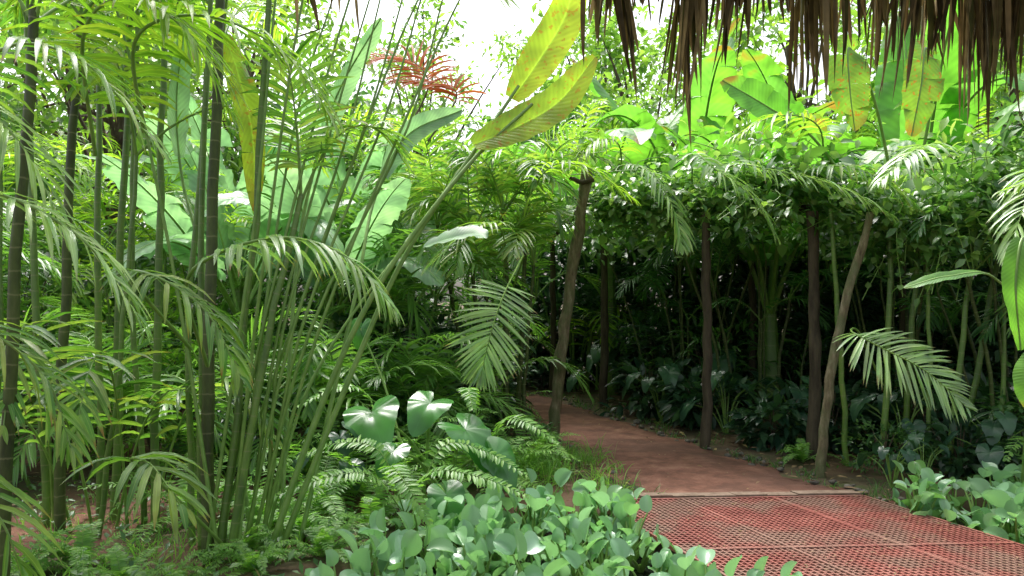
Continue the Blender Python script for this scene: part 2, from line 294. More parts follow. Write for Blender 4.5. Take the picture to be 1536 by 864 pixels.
# ------------------------------------------------------------------ plant builders
def crown(mb,tip,n,L,rng,ll=.42,W=.032,lm=0,sm=1,n_l=24,el=(45,85),bend=(1.0,2.0),az=None,nseg=4):
    a0=rng.random()*6.3
    for i in range(n):
        az_=(a0+i*2.4+rng.normal(0,.3)) if az is None else rng.uniform(*az)
        P=arc(tip,az_,math.radians(rng.uniform(*el)),L*rng.uniform(.75,1.15),rng.uniform(*bend),12)
        frond(mb,P,start=.22,n=n_l,L=ll*rng.uniform(.85,1.1),W=W,droop=rng.uniform(.5,1.2),lm=lm,sm=sm,r0=.011,rng=rng,nseg=nseg)
def cane(mb,pts,r,mat,rng,K=10):
    P=curve(pts,K);P[1:-1]+=rng.normal(0,.008,(K-2,3));tube(mb,P,np.linspace(r*1.1,r*.75,K),7,mat)
def areca(seed,stems=6,H=2.2,L=1.6,lm=0,spread=.35,nf=5,n_l=20,W=.034,ll=.42,mats=None,low=3):
    rng=np.random.default_rng(seed);mb=MB()
    for i in range(stems):
        a=rng.random()*6.3;b=A([math.cos(a),math.sin(a),0])*rng.uniform(.03,spread);h=H*rng.uniform(.55,1.1)
        tp=b*rng.uniform(1.5,3)+A([0,0,h]);cane(mb,[b-A([0,0,.15]),(b+tp)/2*A([.9,.9,1]),tp],rng.uniform(.016,.028),1,rng)
        crown(mb,tp,nf,L,rng,ll,W,0,2,n_l,nseg=3)
    for i in range(low):
        a=rng.random()*6.3;P=arc((0,0,0),a,math.radians(rng.uniform(60,80)),L*1.1,1.5,12);frond(mb,P,start=.35,n=18,L=ll,W=W,lm=0,sm=2,rng=rng,nseg=3)
    return mb.mesh('areca_palm',mats or [M_palm,M_stem,M_pet])
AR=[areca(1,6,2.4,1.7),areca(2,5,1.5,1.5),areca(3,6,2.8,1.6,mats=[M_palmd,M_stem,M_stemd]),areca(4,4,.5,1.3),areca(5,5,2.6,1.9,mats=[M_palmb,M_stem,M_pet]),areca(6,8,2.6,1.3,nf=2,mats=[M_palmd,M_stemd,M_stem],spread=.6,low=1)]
def banana(seed,n=8,H=1.2,L=1.7,W=.45,mats=None,tear=.25,el=(50,85)):
    rng=np.random.default_rng(seed);mb=MB();tube(mb,curve([(0,0,-.1),(.02,.01,H*.5),(.03,0,H)],8),np.linspace(.09,.05,8),9,1)
    for i in range(n):
        a=i*2.4+rng.normal(0,.3);P=arc((.03,0,H*.92),a,math.radians(rng.uniform(*el)),.55+L*rng.uniform(.8,1.1),rng.uniform(.6,1.5),38)
        tube(mb,P,np.linspace(.022,.005,38),5,2);bigleaf(mb,P[10:],W=W*rng.uniform(.85,1.1),cols=5,tear=tear,rng=rng,mat=0)
    return mb.mesh('banana_plant',mats or [M_ban,M_stem,M_pet,M_bany])
BA=[banana(21),banana(22,9,1.8,2.0,.5),banana(23,7,.8,1.5,.4,el=(60,88)),banana(24,8,1.4,1.9,.5,mats=[M_banh,M_stem,M_pet,M_banh])]
def shrub(seed,r=.8,h=1.4,n=1400,L=.14,W=.06,mats=None,droop=.6,nseg=3):
    rng=np.random.default_rng(seed);mb=MB()
    for i in range(9):
        a=rng.random()*6.3;e=A([math.cos(a)*r*.7*rng.random(),math.sin(a)*r*.7*rng.random(),h*rng.uniform(.6,.95)]);tube(mb,curve([(0,0,-.1),e*A([.4,.4,.5]),e],6),np.linspace(.014,.005,6),5,1)
    cl=rng.normal(0,1,(26,3));cl=nrm(cl)*rng.uniform(.4,1,(26,1))**.5
    idx=rng.integers(0,26,n);p=cl[idx]+rng.normal(0,.17,(n,3));C=p*A([r,r,h*.52])+A([0,0,h*.52]);C[:,2]=np.maximum(C[:,2],.03)
    d=nrm(p*A([1,1,.4]))+rng.normal(0,.5,(n,3))+A([0,0,.25]);leaves(mb,C,d,A([0,0,1])+rng.normal(0,.35,(n,3)),L*rng.uniform(.6,1.25,n),W*rng.uniform(.7,1.2,n),droop,ovate,nseg,.25,0)
    return mb.mesh('shrub',mats or [M_shr,M_bark])
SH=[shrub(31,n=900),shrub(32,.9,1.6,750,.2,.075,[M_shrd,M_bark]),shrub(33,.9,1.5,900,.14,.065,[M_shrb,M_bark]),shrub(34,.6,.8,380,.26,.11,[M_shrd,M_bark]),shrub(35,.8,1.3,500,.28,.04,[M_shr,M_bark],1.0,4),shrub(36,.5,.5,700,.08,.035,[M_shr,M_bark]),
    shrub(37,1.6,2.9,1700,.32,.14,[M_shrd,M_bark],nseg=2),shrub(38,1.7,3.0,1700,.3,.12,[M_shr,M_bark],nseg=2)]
def tree(seed,H=8,r=2.6,n=4200,L=.26,W=.12,mats=None):
    rng=np.random.default_rng(seed);mb=MB();top=A([rng.normal(0,.4),rng.normal(0,.4),H*.72])
    tube(mb,curve([(0,0,-.2),top*A([.3,.6,.45]),top],12),np.linspace(.16,.05,12),9,1)
    M=40;cl=nrm(rng.normal(0,1,(M,3)))*rng.uniform(.3,1,(M,1))**.6;cc=cl*A([r,r,H*.36])+A([0,0,H*.62])
    for i in range(0,M,2):
        s=A([0,0,H*rng.uniform(.3,.6)]);tube(mb,curve([s+top*A([.4,.4,0]),(s+cc[i])/2+A([0,0,.3]),cc[i]],7),np.linspace(.05,.01,7),5,1)
    idx=rng.integers(0,M,n);p=cc[idx]+rng.normal(0,.36,(n,3))*A([1,1,.7]);d=rng.normal(0,.7,(n,3))+cl[idx]*.6
    leaves(mb,p,d,A([0,0,1])+rng.normal(0,.4,(n,3)),L*rng.uniform(.6,1.25,n),W*rng.uniform(.7,1.2,n),.7,ovate,2,.25,0)
    return mb.mesh('jungle_tree',mats or [M_tree,M_bark])
TR=[tree(41),tree(42,10,3,4600),tree(43,7,2.2,3600,.3,.13,[M_shrb,M_bark]),tree(44,6,2.2,3800,.24,.1,[M_shr,M_bark])]
def fern(seed,n=14,L=.7,pl=.10,mats=None,el=(30,75)):
    rng=np.random.default_rng(seed);mb=MB()
    for i in range(n):
        P=arc((0,0,0),i*2.4+rng.normal(0,.3),math.radians(rng.uniform(*el)),L*rng.uniform(.7,1.15),rng.uniform(.8,1.8),14)
        frond(mb,P,start=.12,n=30,L=pl,W=.022,droop=.3,lm=0,sm=1,r0=.004,rng=rng,a0=5,a1=30,lift=.05,nseg=2,prof=strap)
    return mb.mesh('boston_fern',mats or [M_fern,M_pet])
FE=[fern(51),fern(52,18,.55,.08),fern(53,14,.95,.12)]
def put(name,me,x,y,rz=None,s=1,z=None):
    return obj(name,me,(x,y,float(gh(x,y)) if z is None else z),R.random()*6.3 if rz is None else rz,s)
# ------------------------------------------------------------------ left hero palms
rng=np.random.default_rng(77)
def petfr(mb,pts,start,n,L,W,droop,lm,r0=.016,up=(0,0,1),K=20,**k): frond(mb,curve(pts,K),up,start,n,L,W,droop,lm,2,r0,rng,**k)
MATS=[M_palmh,M_stem,M_pet,M_palmb,M_pale,M_stemd,M_bany,M_ban]
mb=MB()
cane(mb,[(-1.9,4.65,-.1),(-1.92,4.7,1.6),(-1.93,4.9,3.9)],.040,5,rng)
cane(mb,[(-1.98,4.75,-.1),(-2.02,4.8,1.6),(-2.05,5,3.7)],.022,1,rng)
cane(mb,[(-1.82,4.62,-.1),(-1.72,4.75,1.4),(-1.62,4.9,3.6)],.026,1,rng)
cane(mb,[(-1.76,4.6,-.1),(-1.58,4.7,1.2),(-1.40,4.9,2.3)],.026,1,rng)
cane(mb,[(-2.1,4.9,-.1),(-2.15,4.95,1.4),(-2.12,5.1,3.2)],.022,1,rng)
crown(mb,(-1.93,4.9,3.8),5,1.7,rng,.5,.036,3,2,24)
crown(mb,(-2.05,5.0,3.6),4,1.5,rng,.46,.034,0,2,24)
crown(mb,(-1.40,4.9,2.25),3,1.3,rng,.42,.034,0,2,24,el=(60,85))
for (tx,ty,tz,mx,my,mz,lm) in [(-1.0,5.2,4.1,-1.5,4.8,1.9,3),(-.6,5.3,3.9,-1.35,4.9,1.7,0),(-1.5,5.0,4.3,-1.65,4.7,2.0,3),(-1.2,4.6,3.9,-1.55,4.6,1.8,0),(-2.6,4.6,3.7,-2.15,4.6,2.0,3)]:
    petfr(mb,[(-1.78+rng.normal(0,.06),4.65+rng.normal(0,.06),0),(mx,my,mz),(tx,ty,tz),(tx+.55*np.sign(tx+1.8),ty-.1,tz-.15)],.6,18,.46,.034,1.1,lm,.014)
petfr(mb,[(-2.2,4.4,2.6),(-2.1,4.1,3.05),(-1.7,4.0,3.15),(-1.25,3.95,2.95),(-.95,3.9,2.55)],.15,28,.5,.034,1.4,3,.013,K=26)
petfr(mb,[(-2.6,4.6,2.5),(-2.45,4.2,3.1),(-2.1,4.0,3.25),(-1.7,3.9,3.0),(-1.5,3.9,2.6)],.15,28,.5,.034,1.4,3,.013,K=26)
petfr(mb,[(-1.85,4.5,1.2),(-1.72,3.9,1.66),(-1.45,3.65,1.83),(-1.08,3.55,1.90),(-.78,3.5,1.80),(-.55,3.45,1.56)],.38,26,.37,.032,1.9,4,.013,K=26,a0=35,a1=60,lift=.1)
petfr(mb,[(-1.95,4.5,1.3),(-2.0,3.9,1.7),(-1.75,3.6,1.72),(-1.45,3.5,1.55),(-1.25,3.4,1.25)],.35,20,.34,.03,1.8,0,.012,K=26)
petfr(mb,[(-1.8,4.6,.1),(-1.9,4.1,.55),(-1.95,3.8,.78),(-1.75,3.6,.80),(-1.55,3.5,.62)],.45,10,.42,.04,1.4,0,.012)
obj('areca_palm',mb.mesh('areca_palm_clump',MATS))
mb=MB()
for bx,by,tx,h,r,mm in [(-2.5,5.2,-2.5,3.5,.028,1),(-2.62,5.3,-2.75,3.7,.020,1),(-2.9,5.4,-2.85,3.8,.028,1),(-3.05,5.5,-3.15,3.5,.026,1),(-3.1,5.1,-3.05,3.6,.034,5),(-3.25,5.2,-3.5,3.6,.026,1),(-2.8,5.0,-2.6,2.6,.018,1),(-2.35,5.5,-2.2,3.6,.020,1)]:
    cane(mb,[(bx,by,-.1),((bx+tx)/2+rng.normal(0,.03),by,h/2),(tx,by+.1,h)],r,mm,rng)
    crown(mb,(tx,by+.1,h),3,1.6,rng,.46,.034,int(rng.choice([0,3])),2,22)
for i in range(6):
    a=rng.uniform(3.4,6);P=arc((-2.9+rng.normal(0,.2),5.2,0),a,math.radians(75),rng.uniform(1.6,2.6),1.5,12);frond(mb,P,start=.4,n=18,L=.42,W=.033,lm=0,sm=2,rng=rng)
obj('areca_palm',mb.mesh('areca_palm_clump',MATS))
mb=MB()
cane(mb,[(-2.72,3.95,-.1),(-2.68,3.95,1.2),(-2.6,4.0,3.2)],.034,5,rng)
cane(mb,[(-2.9,4.1,-.1),(-2.85,4.1,1.2),(-2.95,4.2,3.1)],.026,1,rng)
crown(mb,(-2.6,4.0,3.1),3,1.5,rng,.42,.032,3,2,24)
petfr(mb,[(-2.75,3.9,1.2),(-2.7,3.3,1.9),(-2.2,3.05,2.05),(-1.75,3.0,1.85),(-1.5,3.0,1.5)],.3,26,.36,.028,1.6,4,.012,K=26)
petfr(mb,[(-2.75,3.9,.9),(-2.6,3.3,1.35),(-2.2,3.0,1.5),(-1.9,3.0,1.3),(-1.75,2.95,1.0)],.35,20,.34,.026,1.5,0,.012,K=26)
petfr(mb,[(-2.75,3.9,.4),(-2.6,3.3,.8),(-2.3,3.0,.95),(-2.0,2.9,.75),(-1.9,2.9,.5)],.35,12,.36,.035,1.5,0,.012,K=26)
petfr(mb,[(-2.75,3.9,1.9),(-2.6,3.5,2.5),(-2.2,3.2,2.7),(-1.8,3.1,2.6),(-1.5,3.1,2.25)],.25,26,.40,.028,1.5,0,.012,K=26)
petfr(mb,[(-2.85,4.1,1.9),(-2.9,3.7,2.5),(-2.6,3.4,2.6),(-2.2,3.3,2.3),(-2.0,3.3,1.9)],.25,26,.40,.028,1.5,4,.012,K=26)
obj('areca_palm',mb.mesh('areca_palm_clump',MATS))
mb=MB()
P=curve([(-1.55,4.7,-.05),(-1.25,4.85,.9),(-.90,5.0,1.7),(-.33,5.3,2.55),(.15,5.45,3.05)],24);tube(mb,P,np.linspace(.024,.012,24),6,1)
bigleaf(mb,curve([(-.28,5.32,2.72),(.02,5.4,2.86),(.35,5.5,3.08),(.62,5.5,3.42)],26),(.15,-.9,.45),.30,mat=3,rng=rng,edge=.2)
P=curve([(-1.5,4.75,-.05),(-1.15,4.9,.9),(-.75,5.15,1.9),(-.2,5.4,2.8),(.05,5.5,3.2)],24);tube(mb,P,np.linspace(.022,.012,24),6,1)
bigleaf(mb,curve([(.0,5.5,3.1),(.2,5.55,3.4),(.42,5.6,3.8),(.5,5.6,4.3)],26),(.3,-.8,.5),.30,mat=3,rng=rng,edge=.2)
P=curve([(-1.6,4.8,0),(-1.4,5.1,1.0),(-.9,5.6,1.9),(-.72,5.85,2.03)],18);tube(mb,P,np.linspace(.014,.007,18),6,1)
bigleaf(mb,curve([(-.70,5.85,2.02),(-.5,5.8,2.08),(-.30,5.8,2.12),(-.2,5.75,2.08)],18),(0,-.5,.85),.22,mat=2,rng=rng,edge=.1)
bigleaf(mb,curve([(-1.95,5.0,3.4),(-1.85,5.0,3.1),(-1.76,5.0,2.7),(-1.74,5.0,2.2)],24),(.5,-.85,.1),.18,mat=3,rng=rng,tear=.3)
for q in [((-1.5,4.8,0),(-1.55,5.3,1.8),(-1.5,5.6,2.6),(-1.35,5.7,3.2),(-1.0,5.6,3.75)),((-1.4,4.9,0),(-1.15,5.4,1.6),(-1.1,5.9,2.4),(-.9,6.3,3.0),(-.45,6.6,3.3)),((-1.7,4.9,0),(-2.2,5.3,1.8),(-2.5,5.6,2.5),(-2.6,5.7,3.1),(-2.5,5.6,3.7))]:
    P=curve(q,34);tube(mb,P,np.linspace(.018,.006,34),6,1);bigleaf(mb,P[19:],(.8,-.5,.4),.2,mat=2,rng=rng,tear=.2,vf=.9)
for k_ in range(7):
    tx=-1.5+k_*.16+rng.normal(0,.05);P=curve([(-1.7+rng.normal(0,.07),4.7+rng.normal(0,.08),0),(-1.7+(tx+1.7)*.4,4.8,1.4),(tx,5.1,2.9+rng.normal(0,.2)),(tx+.25,5.2,3.8)],16);tube(mb,P,np.linspace(.014,.006,16),6,1)
obj('heliconia_plant',mb.mesh('heliconia_plant',[M_ban,M_pet,M_banh,M_bany]))
mb=MB()
for bx,by,tx,h,r in [(-.05,8.6,-.1,2.6,.035),(.05,8.8,.2,2.8,.03),(-.25,8.7,-.5,2.3,.028),(-.4,8.9,-.9,2.5,.025),(.1,8.5,.25,2.0,.022),(-.1,8.4,-.3,1.7,.022)]:
    cane(mb,[(bx,by,-.1),((bx+tx)/2,by,h/2),(tx,by,h)],r,5,rng);crown(mb,(tx,by,h),6,1.5,rng,.46,.034,0,2,24)
petfr(mb,[(.0,8.4,1.7),(.12,7.6,2.05),(.02,6.9,1.85),(-.10,6.6,1.58),(-.20,6.45,1.25),(-.27,6.4,.93)],.50,34,.42,.031,.25,4,.012,up=(.1,-1,.25),K=28,a0=-5,a1=78,lift=.0)
petfr(mb,[(-.1,8.4,1.7),(-.1,7.6,2.3),(-.4,7.2,2.3),(-.8,7,1.9)],.35,24,.42,.03,1.2,0,.012,K=24)
petfr(mb,[(-.1,8.5,2.0),(.3,7.8,2.9),(.7,7.4,2.95),(1.2,7.3,2.6)],.3,26,.42,.03,1.2,3,.012,K=24)
obj('areca_palm',mb.mesh('areca_palm_clump',MATS))
mb=MB()
for bx,by,tx,h,r in [(3.6,7.2,3.7,2.4,.03),(3.9,7.4,4.1,2.5,.03),(4.1,7.0,4.4,2.3,.028),(3.3,7.3,3.15,2.5,.026),(4.4,7.3,4.9,2.5,.03),(4.0,7.1,4.0,2.4,.02),(4.6,7.0,4.7,2.4,.022)]:
    cane(mb,[(bx,by,-.1),((bx+tx)/2,by,h/2),(tx,by,h)],r,1,rng)
petfr(mb,[(3.5,7.0,.8),(3.1,6.6,1.3),(2.85,6.2,1.33),(3.02,6.0,1.20),(3.30,5.9,1.03),(3.58,5.85,.76)],.42,38,.42,.028,.4,4,.012,up=(.1,-.85,.5),K=28,a0=12,a1=62,lift=.0)
petfr(mb,[(4.2,7,1.8),(4.4,6.4,2.5),(4.25,5.9,2.65),(3.9,5.6,2.35),(3.7,5.5,1.95)],.3,26,.42,.034,1.3,4,.012,K=26)
petfr(mb,[(4.3,7,1.8),(4.7,6.3,2.6),(4.6,5.8,2.7),(4.2,5.5,2.6),(3.6,5.4,2.4)],.3,28,.38,.034,1.3,3,.012,K=26)
obj('areca_palm',mb.mesh('areca_palm_clump',MATS))
mb=MB()
for pts,lm in [([(.9,9.3,2.9),(1.2,8.3,3.1),(1.5,7.9,2.95),(1.7,7.7,2.5),(1.75,7.6,2.15)],4),([(2.2,8.6,2.7),(2.2,7.5,2.95),(2.5,7.1,2.85),(3.0,6.8,2.65),(3.4,6.6,2.35)],4),([(2.1,8.6,2.7),(1.9,7.7,3.1),(2.0,7.3,2.9),(2.3,7.1,2.6),(2.5,7.0,2.2)],4),([(4.6,7.6,2.5),(3.9,6.8,2.95),(3.5,6.4,2.9),(3.1,6.2,2.6)],4),([(1.3,8.9,2.8),(1.2,8.2,3.3),(.9,7.9,3.3),(.6,7.8,3.0)],3),([(3.4,8.2,2.7),(3.1,7.4,3.3),(2.6,7.2,3.4),(2.1,7.1,3.15)],3),([(2.6,8.4,2.6),(3.0,7.4,2.9),(3.3,6.9,2.8),(3.6,6.6,2.45)],0)]:
    petfr(mb,pts,.3,28,.42,.034,1.5,lm,.012,K=26)
obj('palm_frond',mb.mesh('palm_frond',MATS))
# ------------------------------------------------------------------ pergola
pg=bpy.data.objects.new('pergola',None);sc.collection.objects.link(pg)
def pole(name,pts,r,mat,K=14):
    rg=np.random.default_rng(len(name)*7+int(r*1e4));P=curve(pts,K);P[1:-1]+=rg.normal(0,r*.16,(K-2,3));m_=MB();tube(m_,P,r*(1+rg.normal(0,.07,K))*np.linspace(1.05,.85,K),10,0);obj(name,m_.mesh(name,[mat]),parent=pg)
pole('leaning_post',[(.46,8.55,-.2),(.62,8.5,1.4),(.86,8.45,3.12)],.068,M_wood,20)
pole('leaning_post_b',[(2.80,6.8,-.2),(3.0,6.9,1.1),(3.40,7.0,2.42)],.045,M_wood,18)
for i,(x,y,h,r) in enumerate([(2.09,8.0,2.55,.05),(1.37,11.1,2.7,.06),(.69,12.7,2.6,.05),(3.05,7.5,2.5,.06),(3.4,10.5,2.6,.05),(5.2,6.6,2.5,.06),(5.0,9.5,2.6,.05)]):
    pole('post_%d'%i,[(x,y,-.2),(x+.02,y,h/2),(x,y,h)],r,M_woodd)
for i,(a,b) in enumerate([((.75,9.1,2.84),(3.1,8.0,2.62)),((3.1,8.0,2.58),(5.6,6.9,2.5)),((.5,12.8,2.7),(3.4,10.5,2.6)),((3.4,10.5,2.6),(6,9.3,2.6)),((.9,9.0,2.8),(.7,12.8,2.7)),((2.09,8.2,2.66),(3.4,10.6,2.7)),((3.05,7.9,2.62),(5.1,9.6,2.66)),((.93,8.38,2.97),(.66,8.38,2.99))]):
    pole('beam_%d'%i,[a,tuple((A(a)+A(b))/2+A([0,0,-.04])),b],.03 if i==7 else .038,M_woodd)
mb=MB();rv=np.random.default_rng(5)
FA,FB,BB,BA_=A([1.0,8.6,2.80]),A([5.6,6.0,2.40]),A([8,10.5,2.7]),A([.5,13.2,2.85])
def canopy(n,vmax,zs,zo,L,mt=0,v0=0,thr=-2):
    u=rv.random(n);v=v0+rv.random(n)*vmax
    p=(FA*(1-u)[:,None]+FB*u[:,None])*(1-v)[:,None]+(BA_*(1-u)[:,None]+BB*u[:,None])*v[:,None]
    k=np.sin(p[:,0]*4.1+1.3)*np.sin(p[:,1]*3.3)+.5*np.sin(p[:,0]*9+p[:,1]*4)>thr;p=p[k];n=len(p)
    bm=.20*np.sin(p[:,0]*2.7+1)+.15*np.sin(p[:,0]*5.1+p[:,1]*3)
    p[:,2]+=bm+zo+rv.normal(0,zs,n);p[:,:2]+=rv.normal(0,.13,(n,2))
    d=rv.normal(0,.7,(n,3))+A([-.1,-.5,.1]);leaves(mb,p,d,A([0,-.2,1])+rv.normal(0,.35,(n,3)),L*rv.uniform(.45,1.35,n),L*.58*rv.uniform(.7,1.2,n),.7,ovate,3,.25,mt)
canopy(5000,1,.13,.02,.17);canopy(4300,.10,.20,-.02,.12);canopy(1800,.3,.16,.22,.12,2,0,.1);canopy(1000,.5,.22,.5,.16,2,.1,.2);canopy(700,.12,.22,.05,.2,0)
for i in range(90):
    u=rv.random();b=FA*(1-u)+FB*u+A([0,rv.uniform(-.3,.3),.05]);l=rv.uniform(.2,.8)*(.5+.9*(u>.55))
    P=curve([b,b+A([rv.normal(0,.1),-.12,-l*.4]),b+A([rv.normal(0,.15),-.12,-l])],12);tube(mb,P,.004,4,1)
    n=int(l*26);t=rv.random(n);pp=P[(t*11).astype(int)];leaves(mb,pp,rv.normal(0,.7,(n,3))+A([0,-.3,-.1]),A([0,-.4,1])+rv.normal(0,.3,(n,3)),.11*rv.uniform(.6,1.2,n),.065,.6,ovate,3,.25,2 if i%3==0 else 0)
for i in range(22): # thin climbing stems with air gaps
    u=rv.random();b=FA*(1-u)+FB*u+A([0,.2,.1]);P=curve([b,b+A([rv.normal(0,.3),-.1,rv.uniform(.2,.5)]),b+A([rv.normal(0,.6),-.1,rv.uniform(.1,.6)])],10);tube(mb,P,.005,4,1)
obj('climbing_vine',mb.mesh('climbing_vine',[M_vine,M_pet,M_vineb]))
# ------------------------------------------------------------------ thatched roof eave
rt=bpy.data.objects.new('thatched_roof',None);sc.collection.objects.link(rt)
th=np.random.default_rng(9)
M_slab=solid('thatch_underside',[(.3,(.03,.02,.012)),(.7,(.12,.085,.05))],30,.95,.8,stretch=(1,.1,1))
mb=MB();box(mb,(2.4,1.35,3.30),(2.2,0,0),(0,1.3,-.48),(0,.03,.08));obj('roof_slab',mb.mesh('roof_slab',[M_slab],False),parent=rt)
mb=MB();tube(mb,curve([(-2.2,2.55,2.84),(2,2.56,2.85),(4.6,2.55,2.84)],12),.04,8,0);
for px_ in (-2.15,4.55): tube(mb,curve([(px_,2.4,-.2),(px_,2.4,1.4),(px_,2.4,2.85)],6),.07,10,0)
obj('eave_poles',mb.mesh('eave_poles',[M_wood]),parent=rt)
mb=MB()
pk=[(.32,.34,.022,14),(.37,.44,.010,12),(.46,.17,.02,7),(.62,.50,.012,20),(.60,.58,.006,9),(.655,.38,.010,10),(.78,.34,.018,18),(.86,.26,.02,10),(.95,.19,.02,8),(1.05,.47,.011,20),(1.14,.37,.014,16),(1.24,.27,.02,12),(1.34,.39,.012,14),(1.385,.43,.010,14),(1.47,.28,.02,14),(1.55,.36,.016,16),(1.64,.60,.014,22),(1.70,.50,.016,22),(1.78,.42,.03,22),
    (-.62,.19,.02,6),(-.72,.24,.012,5)]
B=[];LL=[];DD=[];WW=[]
for c_,h_,w_,n in pk:
    s=th.normal(0,.06)
    for _ in range(n):
        B.append((c_+th.normal(0,w_*1.6),2.55+th.uniform(-.1,.15),2.76+th.uniform(-.02,.05)));LL.append((h_)*th.uniform(.4,1.08));DD.append((s+th.normal(0,.05),.05+th.normal(0,.06),-1));WW.append(th.uniform(.008,.026))
n=280;x=th.uniform(.28,4.6,n)
for i in range(n): B.append((x[i],2.55+th.uniform(-.1,.18),2.76+th.uniform(-.03,.05)));LL.append((.13+(.12 if x[i]>1.35 else .0)+(.03 if x[i]>.7 else 0))*th.uniform(.5,1.3));DD.append((th.normal(0,.15),.1,-1));WW.append(th.uniform(.008,.03))
n=len(B);leaves(mb,B,DD,np.stack([th.normal(0,.9,n),-np.ones(n),th.normal(0,.2,n)],1),A(LL),A(WW),0,lance,6,.9,0)
n=900;b=np.stack([th.uniform(.3,4.6,n),th.uniform(.0,2.4,n),np.zeros(n)],1);b[:,2]=3.40-(b[:,1]-1.35)*.37
leaves(mb,b,np.stack([th.normal(0,.1,n),np.ones(n),-.36+th.normal(0,.04,n)],1),A([0,0,1.]),.4,.05,.1,lance,4,.3,0)
obj('thatch_fringe',mb.mesh('thatch_fringe',[M_that]),parent=rt)
mb=MB();frond(mb,curve([(-1.3,2.9,2.94),(-.9,2.8,2.95),(-.5,2.8,2.93),(-.2,2.8,2.95)],16),(0,0,1),.1,16,.24,.02,2.2,0,1,.01,th);obj('palm_frond',mb.mesh('palm_frond_eave',[M_palmd,M_pet]))
# ------------------------------------------------------------------ mid/background planting
for x,y,i,s in [(-5.2,7.0,1,1.1),(-4.4,9.0,4,1.0),(-1.3,8.4,1,1.0),(-6.5,8.6,4,1.1),(-1.2,10.6,4,1.2),(-.6,11.4,0,1.1),(-1.9,9.6,0,1.0),
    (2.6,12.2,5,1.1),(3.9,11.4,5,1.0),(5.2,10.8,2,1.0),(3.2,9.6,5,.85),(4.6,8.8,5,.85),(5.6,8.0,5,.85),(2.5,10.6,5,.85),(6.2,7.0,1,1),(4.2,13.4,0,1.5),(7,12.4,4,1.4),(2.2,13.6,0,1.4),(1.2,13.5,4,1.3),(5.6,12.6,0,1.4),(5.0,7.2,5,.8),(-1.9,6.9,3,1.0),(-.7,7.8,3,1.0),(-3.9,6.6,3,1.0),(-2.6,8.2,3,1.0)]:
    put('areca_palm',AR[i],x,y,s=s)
for x,y,i,s in [(-2.1,8.6,3,1.0),(-3.2,8.6,3,1.1),(-4.0,10.8,3,1.3),(1.7,12.6,1,1.5),(3.1,12.6,0,1.9),(4.7,11.6,1,1.35),(6.2,11.4,0,1.9),(3.6,10.2,2,1.8),(7.4,10.6,1,1.5),(-2.2,11,3,1.3)]:
    put('banana_plant',BA[i],x,y,s=s)
for k_ in range(40):
    x=R.uniform(-9,10);y=R.uniform(10,15)
    if pdist(A([x]),A([y]),PATH)[0]<1.4: continue
    put('shrub',SH[int(R.choice([0,1,3,4,1]) if x>1 else R.choice([0,2,4,1]))],x,y,s=R.uniform(.8,1.4))
for x in np.arange(-15,17,1.9):
    yy=15.5+1.2*math.sin(x*1.7)+abs(x)*.12
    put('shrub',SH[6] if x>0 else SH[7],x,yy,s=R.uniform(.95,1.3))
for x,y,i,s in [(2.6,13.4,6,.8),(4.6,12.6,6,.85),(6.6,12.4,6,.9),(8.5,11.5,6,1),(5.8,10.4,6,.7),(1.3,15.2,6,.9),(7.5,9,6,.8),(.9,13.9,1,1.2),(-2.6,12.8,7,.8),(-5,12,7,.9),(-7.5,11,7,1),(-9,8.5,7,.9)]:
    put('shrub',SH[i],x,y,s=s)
for x,y,i,s in [(-2.9,7.4,0,.8),(-3.8,7.9,2,.9),(-1.6,7.9,0,.8),(-.9,8.3,4,.8),(-4.6,7.4,4,.9),(-5.3,6.3,0,1.0),(1.9,10.4,3,.9),(2.5,9.4,3,.8),(2.9,8.2,3,.7),(3.6,8.4,3,.9),(4.4,8.0,1,.6),(5.2,7.6,3,1),(2.3,11.6,1,.9),(3.4,11.6,1,1),(4.8,10.5,1,1),(3.5,7.0,5,.8),(4.1,6.8,3,.6),(4.8,6.8,0,.6),(-.9,12.5,0,1.1),(-.6,10.2,1,.9),(-1.1,7.1,5,.9),(.15,8.0,5,.6),(-.3,7.6,5,.7),(-3.3,9.6,0,1.1),(-5,9.8,2,1.2),(-1.5,9.2,1,1),(-.4,9.4,1,.7),(-2.4,6.9,1,.5),(-1.5,6.7,5,.9)]:
    put('shrub',SH[i],x,y,s=s)
for x,y,i,s in [(-7,13,0,1),(-4.2,15,3,1.0),(3.2,18,0,1.1),(6.2,15.5,2,1.1),(10,14,0,1),(-7,19,1,1.2),(8,20,1,1.2),(-12,20,1,1.3),(13,19,1,1.2),(-8.5,10,3,.9),(9,11,3,.9),(.3,21,3,1.2),(-3,25,1,1.2),(3.5,27,1,1.4),(-15,27,1,1.6),(17,26,1,1.6)]:
    put('jungle_tree',TR[i],x,y,s=s)
mb=MB()
for a in [[(-1.1,7.8,3.4),(-.9,7.9,3.9),(-1.1,8,4.2),(-1.6,8,4.25)],[(-.9,7.9,3.3),(-.6,8,3.8),(-.8,8,3.95),(-1.3,8.0,4.0)]]: frond(mb,curve(a,18),(0,-.5,.8),.3,26,.5,.03,.7,0,1,.012,rng)
obj('dead_palm_frond',mb.mesh('dead_palm_frond',[M_dead,M_wood]))
mb=MB()
for q,W,mm in [(((4.1,7.8,2.4),(3.7,7.5,3.6),(3.35,7.3,4.1),(3.3,7.2,3.7),(3.35,7.2,3.25)),.42,2),(((4.2,7.8,2.4),(4.3,7.5,3.8),(4.1,7.3,4.1),(4.0,7.2,3.7),(3.9,7.2,3.2)),.38,2),(((3.9,7.9,2.4),(3.2,7.8,3.3),(2.7,7.7,3.6),(2.2,7.7,3.9)),.38,0)]:
    P=curve(q,36);tube(mb,P,np.linspace(.018,.006,36),6,1);bigleaf(mb,P[16:],(.1,-.9,.2),W,mat=mm,rng=rng,tear=.15,edge=.2)
